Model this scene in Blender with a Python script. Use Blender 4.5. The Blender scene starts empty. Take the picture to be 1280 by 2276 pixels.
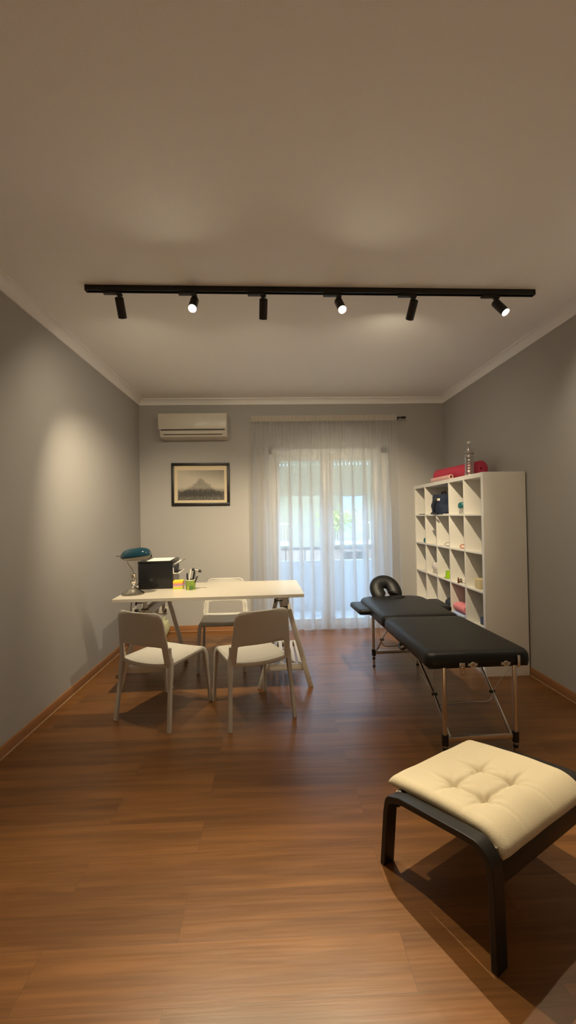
import bpy, bmesh, math, random
from mathutils import Vector, Matrix, noise
random.seed(7)
sc = bpy.context.scene
COL = sc.collection
PI = math.pi
R = math.radians

# ------------------------------------------------------------------ materials
def nodemat(name):
    m = bpy.data.materials.new(name); m.use_nodes = True
    nt = m.node_tree
    return m, nt, nt.nodes['Principled BSDF']

def pmat(name, col, rough=.5, metal=0, bump=0, bscale=200, spec=.5, var=0, coat=0, trans=0, ior=1.45):
    m, nt, b = nodemat(name)
    b.inputs['Base Color'].default_value = (*col, 1)
    b.inputs['Roughness'].default_value = rough
    b.inputs['Metallic'].default_value = metal
    b.inputs['Specular IOR Level'].default_value = spec
    b.inputs['Coat Weight'].default_value = coat
    b.inputs['Transmission Weight'].default_value = trans
    b.inputs['IOR'].default_value = ior
    tc = nt.nodes.new('ShaderNodeTexCoord')
    n = nt.nodes.new('ShaderNodeTexNoise'); n.inputs['Scale'].default_value = bscale; n.inputs['Detail'].default_value = 4
    nt.links.new(tc.outputs['Object'], n.inputs['Vector'])
    if bump:
        bp = nt.nodes.new('ShaderNodeBump'); bp.inputs['Strength'].default_value = bump; bp.inputs['Distance'].default_value = .002
        nt.links.new(n.outputs['Fac'], bp.inputs['Height']); nt.links.new(bp.outputs['Normal'], b.inputs['Normal'])
    if var:
        n2 = nt.nodes.new('ShaderNodeTexNoise'); n2.inputs['Scale'].default_value = 3; n2.inputs['Detail'].default_value = 5
        nt.links.new(tc.outputs['Object'], n2.inputs['Vector'])
        mx = nt.nodes.new('ShaderNodeMix'); mx.data_type = 'RGBA'
        mx.inputs[6].default_value = (*[c * (1 - var) for c in col], 1); mx.inputs[7].default_value = (*[min(1, c * (1 + var)) for c in col], 1)
        nt.links.new(n2.outputs['Fac'], mx.inputs[0]); nt.links.new(mx.outputs[2], b.inputs['Base Color'])
    return m

def emat(name, col, s):
    m = bpy.data.materials.new(name); m.use_nodes = True; nt = m.node_tree; nt.nodes.clear()
    o = nt.nodes.new('ShaderNodeOutputMaterial'); e = nt.nodes.new('ShaderNodeEmission')
    e.inputs[0].default_value = (*col, 1); e.inputs[1].default_value = s
    nt.links.new(e.outputs[0], o.inputs[0]); return m

def glassmat(name, tint=(1, 1, 1), gl=.08, rough=.02):
    m = bpy.data.materials.new(name); m.use_nodes = True; nt = m.node_tree; nt.nodes.clear()
    o = nt.nodes.new('ShaderNodeOutputMaterial'); t = nt.nodes.new('ShaderNodeBsdfTransparent'); g = nt.nodes.new('ShaderNodeBsdfGlossy')
    t.inputs[0].default_value = (*tint, 1); g.inputs['Roughness'].default_value = rough
    lw = nt.nodes.new('ShaderNodeLayerWeight'); lw.inputs[0].default_value = .3
    mp = nt.nodes.new('ShaderNodeMapRange'); mp.inputs[3].default_value = gl; mp.inputs[4].default_value = .7
    x = nt.nodes.new('ShaderNodeMixShader')
    nt.links.new(lw.outputs['Facing'], mp.inputs[0]); nt.links.new(mp.outputs[0], x.inputs[0])
    nt.links.new(t.outputs[0], x.inputs[1]); nt.links.new(g.outputs[0], x.inputs[2]); nt.links.new(x.outputs[0], o.inputs[0])
    return m

def floor_mat():
    m, nt, b = nodemat('oak_laminate')
    N = nt.nodes.new; L = nt.links.new
    tc = N('ShaderNodeTexCoord'); mp = N('ShaderNodeMapping'); mp.inputs['Location'].default_value = (.35, -.118, 0)
    L(tc.outputs['Object'], mp.inputs['Vector'])
    br = N('ShaderNodeTexBrick'); br.offset = .37; br.offset_frequency = 2
    br.inputs['Color1'].default_value = (0, 0, 0, 1); br.inputs['Color2'].default_value = (1, 1, 1, 1); br.inputs['Mortar'].default_value = (0, 0, 0, 1)
    br.inputs['Scale'].default_value = 1; br.inputs['Mortar Size'].default_value = .0008; br.inputs['Mortar Smooth'].default_value = .1
    br.inputs['Brick Width'].default_value = 1.22; br.inputs['Row Height'].default_value = .19; br.inputs['Bias'].default_value = 0
    L(mp.outputs[0], br.inputs['Vector'])
    # per-plank random offset for grain
    off = N('ShaderNodeVectorMath'); off.operation = 'SCALE'; off.inputs['Scale'].default_value = 13.7
    L(br.outputs['Color'], off.inputs[0])
    ad = N('ShaderNodeVectorMath'); ad.operation = 'ADD'; L(mp.outputs[0], ad.inputs[0]); L(off.outputs[0], ad.inputs[1])
    st = N('ShaderNodeMapping'); st.inputs['Scale'].default_value = (1.1, 16, 1); L(ad.outputs[0], st.inputs['Vector'])
    g1 = N('ShaderNodeTexNoise'); g1.inputs['Scale'].default_value = 1.0; g1.inputs['Detail'].default_value = 6; g1.inputs['Distortion'].default_value = .6
    L(st.outputs[0], g1.inputs['Vector'])
    st2 = N('ShaderNodeMapping'); st2.inputs['Scale'].default_value = (4, 110, 1); L(ad.outputs[0], st2.inputs['Vector'])
    g2 = N('ShaderNodeTexNoise'); g2.inputs['Scale'].default_value = 1.0; g2.inputs['Detail'].default_value = 5
    L(st2.outputs[0], g2.inputs['Vector'])
    m1 = N('ShaderNodeMath'); m1.operation = 'MULTIPLY_ADD'; L(g2.outputs['Fac'], m1.inputs[0]); m1.inputs[1].default_value = .35; L(g1.outputs['Fac'], m1.inputs[2])
    m2 = N('ShaderNodeMath'); m2.operation = 'MULTIPLY_ADD'; L(br.outputs['Color'], m2.inputs[0]); m2.inputs[1].default_value = .22; L(m1.outputs[0], m2.inputs[2])
    cr = N('ShaderNodeValToRGB'); L(m2.outputs[0], cr.inputs[0])
    cr.color_ramp.elements[0].position = .42; cr.color_ramp.elements[0].color = (.095, .038, .0105, 1)
    cr.color_ramp.elements[1].position = 1.0; cr.color_ramp.elements[1].color = (.240, .100, .027, 1)
    e = cr.color_ramp.elements.new(.72); e.color = (.160, .066, .0175, 1)
    mx = N('ShaderNodeMix'); mx.data_type = 'RGBA'; L(br.outputs['Fac'], mx.inputs[0]); L(cr.outputs[0], mx.inputs[6]); mx.inputs[7].default_value = (.12, .052, .018, 1)
    L(mx.outputs[2], b.inputs['Base Color'])
    b.inputs['Specular IOR Level'].default_value = .5
    rr = N('ShaderNodeMapRange'); rr.inputs[3].default_value = .27; rr.inputs[4].default_value = .42; L(g2.outputs['Fac'], rr.inputs[0]); L(rr.outputs[0], b.inputs['Roughness'])
    bp = N('ShaderNodeBump'); bp.inputs['Strength'].default_value = .25; bp.inputs['Distance'].default_value = .002
    L(m1.outputs[0], bp.inputs['Height']); L(bp.outputs[0], b.inputs['Normal'])
    return m

def curtain_mat():
    m = bpy.data.materials.new('sheer_voile'); m.use_nodes = True; nt = m.node_tree; nt.nodes.clear()
    N = nt.nodes.new; L = nt.links.new
    o = N('ShaderNodeOutputMaterial'); t = N('ShaderNodeBsdfTransparent'); d = N('ShaderNodeBsdfDiffuse'); tl = N('ShaderNodeBsdfTranslucent')
    d.inputs[0].default_value = (.74, .74, .74, 1); tl.inputs[0].default_value = (.80, .79, .78, 1)
    a = N('ShaderNodeMixShader'); a.inputs[0].default_value = .72; L(d.outputs[0], a.inputs[1]); L(tl.outputs[0], a.inputs[2])
    # threads thicken where the cloth turns edge-on
    lw = N('ShaderNodeLayerWeight'); lw.inputs[0].default_value = .5
    mp = N('ShaderNodeMapRange'); mp.inputs[3].default_value = .46; mp.inputs[4].default_value = .97; L(lw.outputs['Facing'], mp.inputs[0])
    tc = N('ShaderNodeTexCoord'); nz = N('ShaderNodeTexNoise'); nz.inputs['Scale'].default_value = 260; L(tc.outputs['Object'], nz.inputs['Vector'])
    ma = N('ShaderNodeMath'); ma.operation = 'MULTIPLY_ADD'; ma.inputs[1].default_value = .12; L(nz.outputs['Fac'], ma.inputs[0]); L(mp.outputs[0], ma.inputs[2]); ma.use_clamp = True
    x = N('ShaderNodeMixShader'); L(ma.outputs[0], x.inputs[0]); L(t.outputs[0], x.inputs[1]); L(a.outputs[0], x.inputs[2])
    L(x.outputs[0], o.inputs[0]); return m

def engraving_mat(w, h):
    m, nt, b = nodemat('mountain_engraving'); N = nt.nodes.new; L = nt.links.new
    b.inputs['Roughness'].default_value = .6
    tc = N('ShaderNodeTexCoord'); sp = N('ShaderNodeSeparateXYZ'); L(tc.outputs['Object'], sp.inputs[0])
    def math_(op, a, bb=None, c=None):
        n = N('ShaderNodeMath'); n.operation = op
        for i, v in enumerate((a, bb, c)):
            if v is None: continue
            if isinstance(v, (int, float)): n.inputs[i].default_value = v
            else: L(v, n.inputs[i])
        return n.outputs[0]
    X = math_('DIVIDE', sp.outputs['X'], w / 2); Z = math_('DIVIDE', sp.outputs['Z'], h / 2)
    nz = N('ShaderNodeTexNoise'); nz.inputs['Scale'].default_value = 14; nz.inputs['Detail'].default_value = 6; L(tc.outputs['Object'], nz.inputs['Vector'])
    nf = N('ShaderNodeTexNoise'); nf.inputs['Scale'].default_value = 70; nf.inputs['Detail'].default_value = 5
    mpn = N('ShaderNodeMapping'); mpn.inputs['Scale'].default_value = (1, 1, 2.2); L(tc.outputs['Object'], mpn.inputs[0]); L(mpn.outputs[0], nf.inputs['Vector'])
    # peak height line: z = .62 - 1.15*|x+.05| softened, with ragged edge
    ax = math_('ABSOLUTE', math_('ADD', X, .02))
    peak = math_('SUBTRACT', .62, math_('MULTIPLY', math_('POWER', ax, .85), 1.25))
    peak = math_('ADD', peak, math_('MULTIPLY', math_('SUBTRACT', nz.outputs['Fac'], .5), .5))
    d = math_('SUBTRACT', peak, Z)
    inside = math_('SMOOTH_MIN', math_('MAXIMUM', math_('MULTIPLY', d, 5), 0), 1, .1)
    # dark town band near the bottom
    band = math_('SUBTRACT', 1, math_('MULTIPLY', math_('ABSOLUTE', math_('ADD', Z, .52)), 3.2)); band = math_('MAXIMUM', band, 0)
    lowland = math_('MAXIMUM', math_('MULTIPLY', math_('SUBTRACT', -.1, Z), 2.0), 0); lowland = math_('MINIMUM', lowland, 1)
    ink = math_('ADD', math_('MULTIPLY', inside, .35), math_('MULTIPLY', band, .55)); ink = math_('ADD', ink, math_('MULTIPLY', lowland, .25))
    fine = math_('MULTIPLY', math_('SUBTRACT', nf.outputs['Fac'], .5), 2.6)
    ink = math_('ADD', ink, math_('MULTIPLY', fine, math_('ADD', math_('MULTIPLY', ink, .9), .14)))
    ink = math_('ADD', ink, math_('MULTIPLY', math_('MAXIMUM', math_('ADD', math_('MULTIPLY', X, .5), math_('SUBTRACT', Z, .3)), 0), .35))
    ink = math_('ADD', ink, .25)
    cr = N('ShaderNodeValToRGB'); L(ink, cr.inputs[0])
    cr.color_ramp.elements[0].color = (.62, .56, .46, 1); cr.color_ramp.elements[1].color = (.035, .03, .025, 1); cr.color_ramp.elements[1].position = .95
    L(cr.outputs[0], b.inputs['Base Color']); return m

M = dict(
    wall=pmat('grey_wall_paint', (.42, .405, .39), .75, bump=.15, bscale=260),
    ceil=pmat('ceiling_paint', (.92, .91, .90), .85, bump=.2, bscale=180),
    white=pmat('cornice_plaster', (.90, .89, .88), .75),
    floor=floor_mat(),
    skirt=pmat('oak_skirting', (.34, .155, .06), .45, var=.25),
    strip=pmat('pale_sealant', (.42, .27, .16), .5),
    chair=pmat('white_plastic', (.58, .555, .50), .45),
    lacq=pmat('white_laminate', (.56, .51, .43), .32),
    edge=pmat('white_edge_band', (.54, .50, .44), .4),
    birch=pmat('white_painted_wood', (.70, .66, .59), .5, bump=.1),
    shelf=pmat('white_foil', (.80, .77, .71), .4),
    vinyl=pmat('black_vinyl', (.009, .009, .0095), .44, bump=.35, bscale=240, spec=.36),
    blk=pmat('black_plastic', (.014, .014, .015), .45),
    blkm=pmat('black_powder_coat', (.012, .011, .010), .4),
    blkw=pmat('black_stained_wood', (.008, .0065, .006), .42, bump=.12, bscale=90),
    alu=pmat('brushed_aluminium', (.62, .60, .57), .28, metal=1),
    chrome=pmat('chrome', (.78, .75, .70), .12, metal=1),
    nickel=pmat('brushed_nickel', (.50, .47, .42), .24, metal=1),
    cream=pmat('natural_canvas', (.60, .52, .37), .9, bump=.8, bscale=420, var=.06),
    teal=pmat('teal_glass', (.003, .030, .050), .08, spec=.8, coat=.4),
    shade_in=pmat('opal_glass', (.75, .74, .70), .2),
    gloss_blk=pmat('gloss_black', (.012, .012, .013), .22),
    grey=pmat('grey_plastic', (.20, .19, .18), .35),
    paper=pmat('paper', (.82, .79, .72), .8),
    mount=pmat('aged_paper', (.66, .55, .38), .8),
    ac=pmat('ivory_plastic', (.60, .56, .49), .28),
    dark=pmat('dark_gap', (.05, .045, .04), .6),
    pink=pmat('raspberry_foam', (.50, .045, .085), .8, bump=.4),
    palepink=pmat('pale_pink_foam', (.70, .42, .38), .8),
    denim=pmat('navy_fabric', (.022, .032, .065), .85, bump=.8, bscale=300, var=.35),
    lime=pmat('lime_plastic', (.42, .72, .01), .3, trans=.25),
    tealp=pmat('teal_plastic', (.012, .13, .14), .4),
    orange=pmat('orange_rubber', (.55, .10, .02), .5),
    bowl=pmat('glazed_ceramic', (.70, .64, .58), .25),
    brownglass=pmat('amber_glass', (.13, .05, .012), .15),
    straw=pmat('woven_straw', (.66, .55, .32), .85, bump=.8, bscale=150),
    pinkt=pmat('pink_towel', (.72, .24, .26), .95, bump=.8, bscale=300),
    bluet=pmat('pale_blue_towel', (.42, .50, .68), .95, bump=.8, bscale=300),
    navy=pmat('navy_box', (.03, .05, .13), .6),
    yellow=pmat('yellow_paper', (.85, .60, .05), .8), pinkp=pmat('pink_paper', (.80, .22, .20), .8),
    lilac=pmat('lilac_paper', (.42, .34, .50), .8), orangep=pmat('apricot_paper', (.85, .50, .16), .8), green=pmat('lime_paper', (.55, .65, .05), .8),
    upvc=pmat('white_upvc', (.86, .87, .88), .35),
    glass=glassmat('window_glass'),
    pet=glassmat('clear_plastic', (.86, .86, .84), .22, .10),
    water=glassmat('water', (.93, .94, .94), .05, .02),
    slat=pmat('beige_slat', (.62, .56, .45), .6),
    parapet=pmat('white_render', (.50, .52, .54), .8),
    rail=pmat('grey_iron', (.10, .11, .12), .5),
    facade=pmat('cream_render', (.30, .25, .15), .9), fwhite=pmat('white_trim', (.45, .45, .44), .8), brick=pmat('reddish_render', (.34, .23, .17), .9),
    fglass=pmat('dark_window', (.31, .29, .23), .15), leaf=pmat('leaf_green', (.36, .38, .08), .7),
    street=pmat('asphalt', (.2, .2, .2), .9),
    bag=pmat('pale_green_bag', (.48, .48, .30), .6),
    bulb=emat('lit_bulb', (1, .85, .60), 1330),
    curtain=curtain_mat(), tape=pmat('gathered_tape', (.52, .48, .42), .9, bump=.5, bscale=160),
)
def slatmat():
    m, nt, b = nodemat('translucent_slat'); N = nt.nodes.new
    b.inputs['Base Color'].default_value = (.72, .66, .54, 1); b.inputs['Roughness'].default_value = .6
    t = N('ShaderNodeBsdfTranslucent'); t.inputs[0].default_value = (.80, .74, .60, 1); x = N('ShaderNodeMixShader'); x.inputs[0].default_value = .6
    nt.links.new(b.outputs[0], x.inputs[1]); nt.links.new(t.outputs[0], x.inputs[2]); nt.links.new(x.outputs[0], nt.nodes['Material Output'].inputs[0]); return m
M['slat'] = slatmat()
def cupmat():
    m, nt, b = nodemat('leaf_print'); N = nt.nodes.new
    tc = N('ShaderNodeTexCoord'); v = N('ShaderNodeTexVoronoi'); v.inputs['Scale'].default_value = 28
    nt.links.new(tc.outputs['Object'], v.inputs['Vector'])
    cr = N('ShaderNodeValToRGB'); nt.links.new(v.outputs['Color'], cr.inputs[0])
    cr.color_ramp.elements[0].position = .2; cr.color_ramp.elements[0].color = (.10, .20, .05, 1)
    cr.color_ramp.elements[1].position = .9; cr.color_ramp.elements[1].color = (.50, .55, .06, 1)
    e = cr.color_ramp.elements.new(.55); e.color = (.24, .36, .05, 1)
    nt.links.new(cr.outputs[0], b.inputs['Base Color']); b.inputs['Roughness'].default_value = .4; return m
M['cup'] = cupmat()

# ------------------------------------------------------------------ geometry helpers
class MB:
    def __init__(s): s.bm = bmesh.new()
    def box(s, c, d, rot=None, bev=0, seg=2):
        t = bmesh.new(); bmesh.ops.create_cube(t, size=1)
        for v in t.verts: v.co = Vector((v.co.x * d[0], v.co.y * d[1], v.co.z * d[2]))
        if bev: bmesh.ops.bevel(t, geom=list(t.edges), offset=min(bev, min(d) * .49), segments=seg, profile=.5, affect='EDGES')
        m = (rot.to_matrix().to_4x4() if hasattr(rot, 'to_matrix') else (rot or Matrix()))
        m = Matrix.Translation(Vector(c)) @ m
        return s._add(t, m)
    def bar(s, a, b, w, h, bev=0, up=(0, 0, 1)):
        a, b = Vector(a), Vector(b); z = (b - a); L = z.length; z.normalize()
        x = Vector(up).cross(z)
        if x.length < 1e-4: x = Vector((1, 0, 0))
        x.normalize(); y = z.cross(x)
        m = Matrix((x, y, z)).transposed().to_4x4()
        return s.box((a + b) / 2, (w, h, L), m, bev)
    def tube(s, pts, r, n=12, sec=None, cap=True, closed=False):
        pts = [Vector(p) for p in pts]; N = len(pts)
        rs = r if isinstance(r, (list, tuple)) else [r] * N
        sec = sec or [(math.cos(2 * PI * i / n), math.sin(2 * PI * i / n)) for i in range(n)]
        n = len(sec); rings = []; ref = None
        for i, p in enumerate(pts):
            if closed: t = pts[(i + 1) % N] - pts[i - 1]
            else: t = pts[min(i + 1, N - 1)] - pts[max(i - 1, 0)]
            t.normalize()
            if ref is None:
                ref = Vector((0, 0, 1)) if abs(t.z) < .9 else Vector((0, 1, 0))
            u = ref - t * ref.dot(t)
            if u.length < 1e-4: u = Vector((1, 0, 0)) - t * t.x
            u.normalize(); v = t.cross(u); ref = u
            rings.append([s.bm.verts.new(p + (v * a + u * b) * rs[i]) for a, b in sec])
        for i in range(N if closed else N - 1):
            A, B = rings[i], rings[(i + 1) % N]
            for k in range(n): s._f([A[k], A[(k + 1) % n], B[(k + 1) % n], B[k]])
        if cap and not closed:
            s._f(list(reversed(rings[0]))); s._f(rings[-1])
        return s
    def _f(s, vs):
        try: return s.bm.faces.new(vs)
        except ValueError: return None
    def lathe(s, prof, n=32, c=(0, 0, 0), m=None, cap=True):
        c = Vector(c); rings = []
        for r, z in prof:
            ring = []
            for k in range(n):
                a = 2 * PI * k / n; p = Vector((r * math.cos(a), r * math.sin(a), z))
                if m is not None: p = m @ p
                ring.append(s.bm.verts.new(p + c))
            rings.append(ring)
        for A, B in zip(rings, rings[1:]):
            for k in range(n): s._f([A[k], A[(k + 1) % n], B[(k + 1) % n], B[k]])
        if cap: s._f(list(reversed(rings[0]))); s._f(rings[-1])
        return s
    def cyl(s, a, b, r, n=16, r2=None):
        return s.tube([a, b], [r, r if r2 is None else r2], n)
    def prism(s, poly, y0, y1, axis='y'):
        def P(a, b, t): return (a, t, b) if axis == 'y' else ((t, a, b) if axis == 'x' else (a, b, t))
        A = [s.bm.verts.new(P(a, b, y0)) for a, b in poly]; B = [s.bm.verts.new(P(a, b, y1)) for a, b in poly]
        n = len(poly)
        for k in range(n): s._f([A[k], A[(k + 1) % n], B[(k + 1) % n], B[k]])
        s._f(list(reversed(A))); s._f(B); return s
    def grid(s, fn, nu, nv, thick=0, closed_u=False):
        V = [[s.bm.verts.new(fn(i / (nu - (0 if closed_u else 1)), j / (nv - 1))) for j in range(nv)] for i in range(nu)]
        for i in range(nu if closed_u else nu - 1):
            for j in range(nv - 1): s._f([V[i][j], V[(i + 1) % nu][j], V[(i + 1) % nu][j + 1], V[i][j + 1]])
        return s
    def ball(s, c, r, sc_=(1, 1, 1), seg=16, disp=0, dsc=8):
        t = bmesh.new(); bmesh.ops.create_uvsphere(t, u_segments=seg, v_segments=max(6, seg // 2), radius=1)
        for v in t.verts:
            k = 1 + disp * noise.noise(v.co * dsc * .3 + Vector(c) * 3)
            v.co = Vector((v.co.x * r * sc_[0], v.co.y * r * sc_[1], v.co.z * r * sc_[2])) * k
        return s._add(t, Matrix.Translation(Vector(c)))
    def _add(s, t, m):
        mp = {v: s.bm.verts.new(m @ v.co) for v in t.verts}
        for f in t.faces: s._f([mp[v] for v in f.verts])
        t.free(); return s
    def build(s, name, mat, parent=None, smooth=True, mods=None, loc=None, rot=None, angle=40):
        bmesh.ops.recalc_face_normals(s.bm, faces=list(s.bm.faces))
        me = bpy.data.meshes.new(name); s.bm.to_mesh(me); s.bm.free()
        me.materials.append(mat)
        if smooth:
            me.polygons.foreach_set('use_smooth', [True] * len(me.polygons))
            me.set_sharp_from_angle(angle=R(angle))
        o = bpy.data.objects.new(name, me); COL.objects.link(o)
        if parent: o.parent = parent
        if loc: o.location = loc
        if rot: o.rotation_euler = rot
        for k, kw in (mods or []):
            md = o.modifiers.new(k, k)
            for a, b in kw.items(): setattr(md, a, b)
        return o
SQ = []   # rounded square section
for q in range(4):
    for t in (0, .5, 1):
        a = q * PI / 2 + t * PI / 2
        SQ.append((.62 * (1 if math.cos(q * PI / 2 + PI / 4) > 0 else -1) + .38 * math.cos(a), .62 * (1 if math.sin(q * PI / 2 + PI / 4) > 0 else -1) + .38 * math.sin(a)))

def tag(o, label=None, cat=None, group=None, kind=None):
    if label: o['label'] = label
    if cat: o['category'] = cat
    if group: o['group'] = group
    if kind: o['kind'] = kind
    return o
def thing(name, label, cat, loc=(0, 0, 0), rz=0, group=None):
    o = bpy.data.objects.new(name, None); COL.objects.link(o); o.empty_display_size = .05
    o.location = loc; o.rotation_euler = (0, 0, rz); return tag(o, label, cat, group)
def struct(o): o['kind'] = 'structure'; return o
def dup(o, parent=None):
    c = o.copy(); COL.objects.link(c)
    if parent: c.parent = parent
    for ch in list(o.children): dup(ch, c)
    return c
def arc(c, r, a0, a1, n=6):
    return [(c[0] + r * math.cos(a0 + (a1 - a0) * i / n), c[1] + r * math.sin(a0 + (a1 - a0) * i / n)) for i in range(n + 1)]
def rrect(w, h, r, n=5):
    p = []
    for cx, cy, a in ((w / 2 - r, h / 2 - r, 0), (-w / 2 + r, h / 2 - r, PI / 2), (-w / 2 + r, -h / 2 + r, PI), (w / 2 - r, -h / 2 + r, 3 * PI / 2)):
        p += arc((cx, cy), r, a, a + PI / 2, n)
    return p
def smoothpath(pts, n=6):
    pts = [Vector(p) for p in pts]; P = [pts[0]] + pts + [pts[-1]]; out = []
    for i in range(1, len(P) - 2):
        a, b, c, d = P[i - 1], P[i], P[i + 1], P[i + 2]
        for k in range(n):
            t = k / n; out.append(.5 * ((2 * b) + (c - a) * t + (2 * a - 5 * b + 4 * c - d) * t * t + (3 * b - a - 3 * c + d) * t ** 3))
    out.append(pts[-1]); return out

# ------------------------------------------------------------------ room shell
XL, XR, YB, YF, CH = -1.6925, 2.2817, 5.384, -1.7, 2.985
WT = .30
struct(MB().box(((XL + XR) / 2, (YB + YF) / 2, -.05), (XR - XL + .4, YB - YF + .4, .1)).build('floor', M['floor'], smooth=False))
struct(MB().box(((XL + XR) / 2, (YB + YF) / 2 + .1, CH + .06), (XR - XL + .6, YB - YF + .8, .12)).build('ceiling', M['ceil'], smooth=False))
struct(MB().box((XL - .1, (YB + YF) / 2, CH / 2), (.2, YB - YF, CH)).build('wall_left', M['wall'], smooth=False))
struct(MB().box((XR + .1, (YB + YF) / 2, CH / 2), (.2, YB - YF, CH)).build('wall_right', M['wall'], smooth=False))
struct(MB().box(((XL + XR) / 2, YF - .1, CH / 2), (XR - XL + .4, .2, CH)).build('wall_front', M['ceil'], smooth=False))  # unseen wall; white paint is invented here to bounce more light into the room
OX0, OX1, OZ = -.035, 1.565, 2.36
w = MB()
w.box(((XL - .2 + OX0) / 2, YB + WT / 2, CH / 2), (OX0 - XL + .2, WT, CH))
w.box(((XR + .2 + OX1) / 2, YB + WT / 2, CH / 2), (XR + .2 - OX1, WT, CH))
w.box(((OX0 + OX1) / 2, YB + WT / 2, (OZ + CH) / 2), (OX1 - OX0, WT, CH - OZ))
struct(w.build('wall_back', M['wall'], smooth=False))
# cove cornice
def cove(n=6, s=.072):
    return [(0, 0), (0, -s), (.010, -s)] + [(x, z) for x, z in arc((s, -s), s - .012, PI, PI / 2, n)] + [(s, -.010), (s, 0)]
def trim(name, a, b, inward):
    a, b, iw = Vector(a), Vector(b), Vector(inward); m = MB()
    pr = cove(); A = [m.bm.verts.new(a + iw * x + Vector((0, 0, z))) for x, z in pr]; B = [m.bm.verts.new(b + iw * x + Vector((0, 0, z))) for x, z in pr]
    for k in range(len(pr)): m._f([A[k], A[(k + 1) % len(pr)], B[(k + 1) % len(pr)], B[k]])
    m._f(A); m._f(B)
    struct(m.build(name, M['white'], angle=50))
trim('trim_1', (XL, YB, CH), (XR, YB, CH), (0, -1, 0))
trim('trim_2', (XL, YF, CH), (XL, YB, CH), (1, 0, 0))
trim('trim_3', (XR, YF, CH), (XR, YB, CH), (-1, 0, 0))
trim('trim_4', (XL, YF, CH), (XR, YF, CH), (0, 1, 0))
def skirting(name, c, d, strip_c, strip_d):
    b = struct(MB().box(c, d, bev=.004).build(name, M['skirt']))
    MB().box(strip_c, strip_d).build('sealant_strip', M['strip'], b)
BH = .074
skirting('baseboard_left', (XL + .006, (YB + YF) / 2, BH / 2), (.012, YB - YF, BH), (XL + .016, (YB + YF) / 2, .003), (.008, YB - YF, .006))
skirting('baseboard_right', (XR - .006, (YB + YF) / 2, BH / 2), (.012, YB - YF, BH), (XR - .016, (YB + YF) / 2, .003), (.008, YB - YF, .006))
skirting('baseboard_back', ((XL + OX0) / 2, YB - .006, BH / 2), (OX0 - XL, .012, BH), ((XL + OX0) / 2, YB - .016, .003), (OX0 - XL, .008, .006))
skirting('baseboard_back_right', ((XR + OX1) / 2, YB - .006, BH / 2), (XR - OX1, .012, BH), ((XR + OX1) / 2, YB - .016, .003), (XR - OX1, .008, .006))

# ------------------------------------------------------------------ balcony door (window)
win = struct(thing('window_1', None, None))
FY = YB + .14
f = MB()
f.box((OX0 + .02, FY, OZ / 2), (.04, .07, OZ)); f.box((OX1 - .055, FY, OZ / 2), (.11, .07, OZ)); f.box(((OX0 + OX1) / 2, FY, OZ - .04), (OX1 - OX0, .07, .08)); f.box(((OX0 + OX1) / 2, FY, .015), (OX1 - OX0, .09, .03))
f.build('window_frame', M['upvc'], win)
for x0, x1, g0, g1 in ((.005, .74, .105, .652), (.74, 1.455, .817, 1.365)):
    c = MB(); z0, z1, gz0, gz1 = .03, OZ - .08, .085, 2.19
    c.box(((x0 + g0) / 2, FY - .01, (z0 + z1) / 2), (g0 - x0, .06, z1 - z0), bev=.006)
    c.box(((x1 + g1) / 2, FY - .01, (z0 + z1) / 2), (x1 - g1, .06, z1 - z0), bev=.006)
    c.box(((g0 + g1) / 2, FY - .01, (gz1 + z1) / 2), (g1 - g0, .06, z1 - gz1)); c.box(((g0 + g1) / 2, FY - .01, (z0 + gz0) / 2), (g1 - g0, .06, gz0 - z0))
    cs = c.build('casement', M['upvc'], win)
    MB().box(((g0 + g1) / 2, FY, (gz0 + gz1) / 2), (g1 - g0, .004, gz1 - gz0)).build('glass_pane', M['glass'], cs, smooth=False)
h = MB(); h.box((.77, FY - .045, 1.02), (.03, .012, .14), bev=.004); h.bar((.77, FY - .07, 1.02), (.77, FY - .07, .90), .018, .014, .004); h.bar((.77, FY - .045, 1.02), (.77, FY - .075, 1.02), .016, .016)
h.build('door_handle', M['alu'], win)
sh = MB(); SY = FY + .10; zt, zb = 2.30, 1.728; nsl = 14; hh = (zt - zb) / nsl
for i in range(nsl):
    z = zb + hh * (i + .5)
    if i in (10,):
        for k in range(32):
            sh.box((OX0 + .05 * (k + .5), SY, z), (.040, .012, hh), bev=.003)
    else: sh.box(((OX0 + OX1) / 2, SY, z), (OX1 - OX0, .012, hh), bev=.004)
sh.build('roller_shutter', M['slat'], win)

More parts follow.
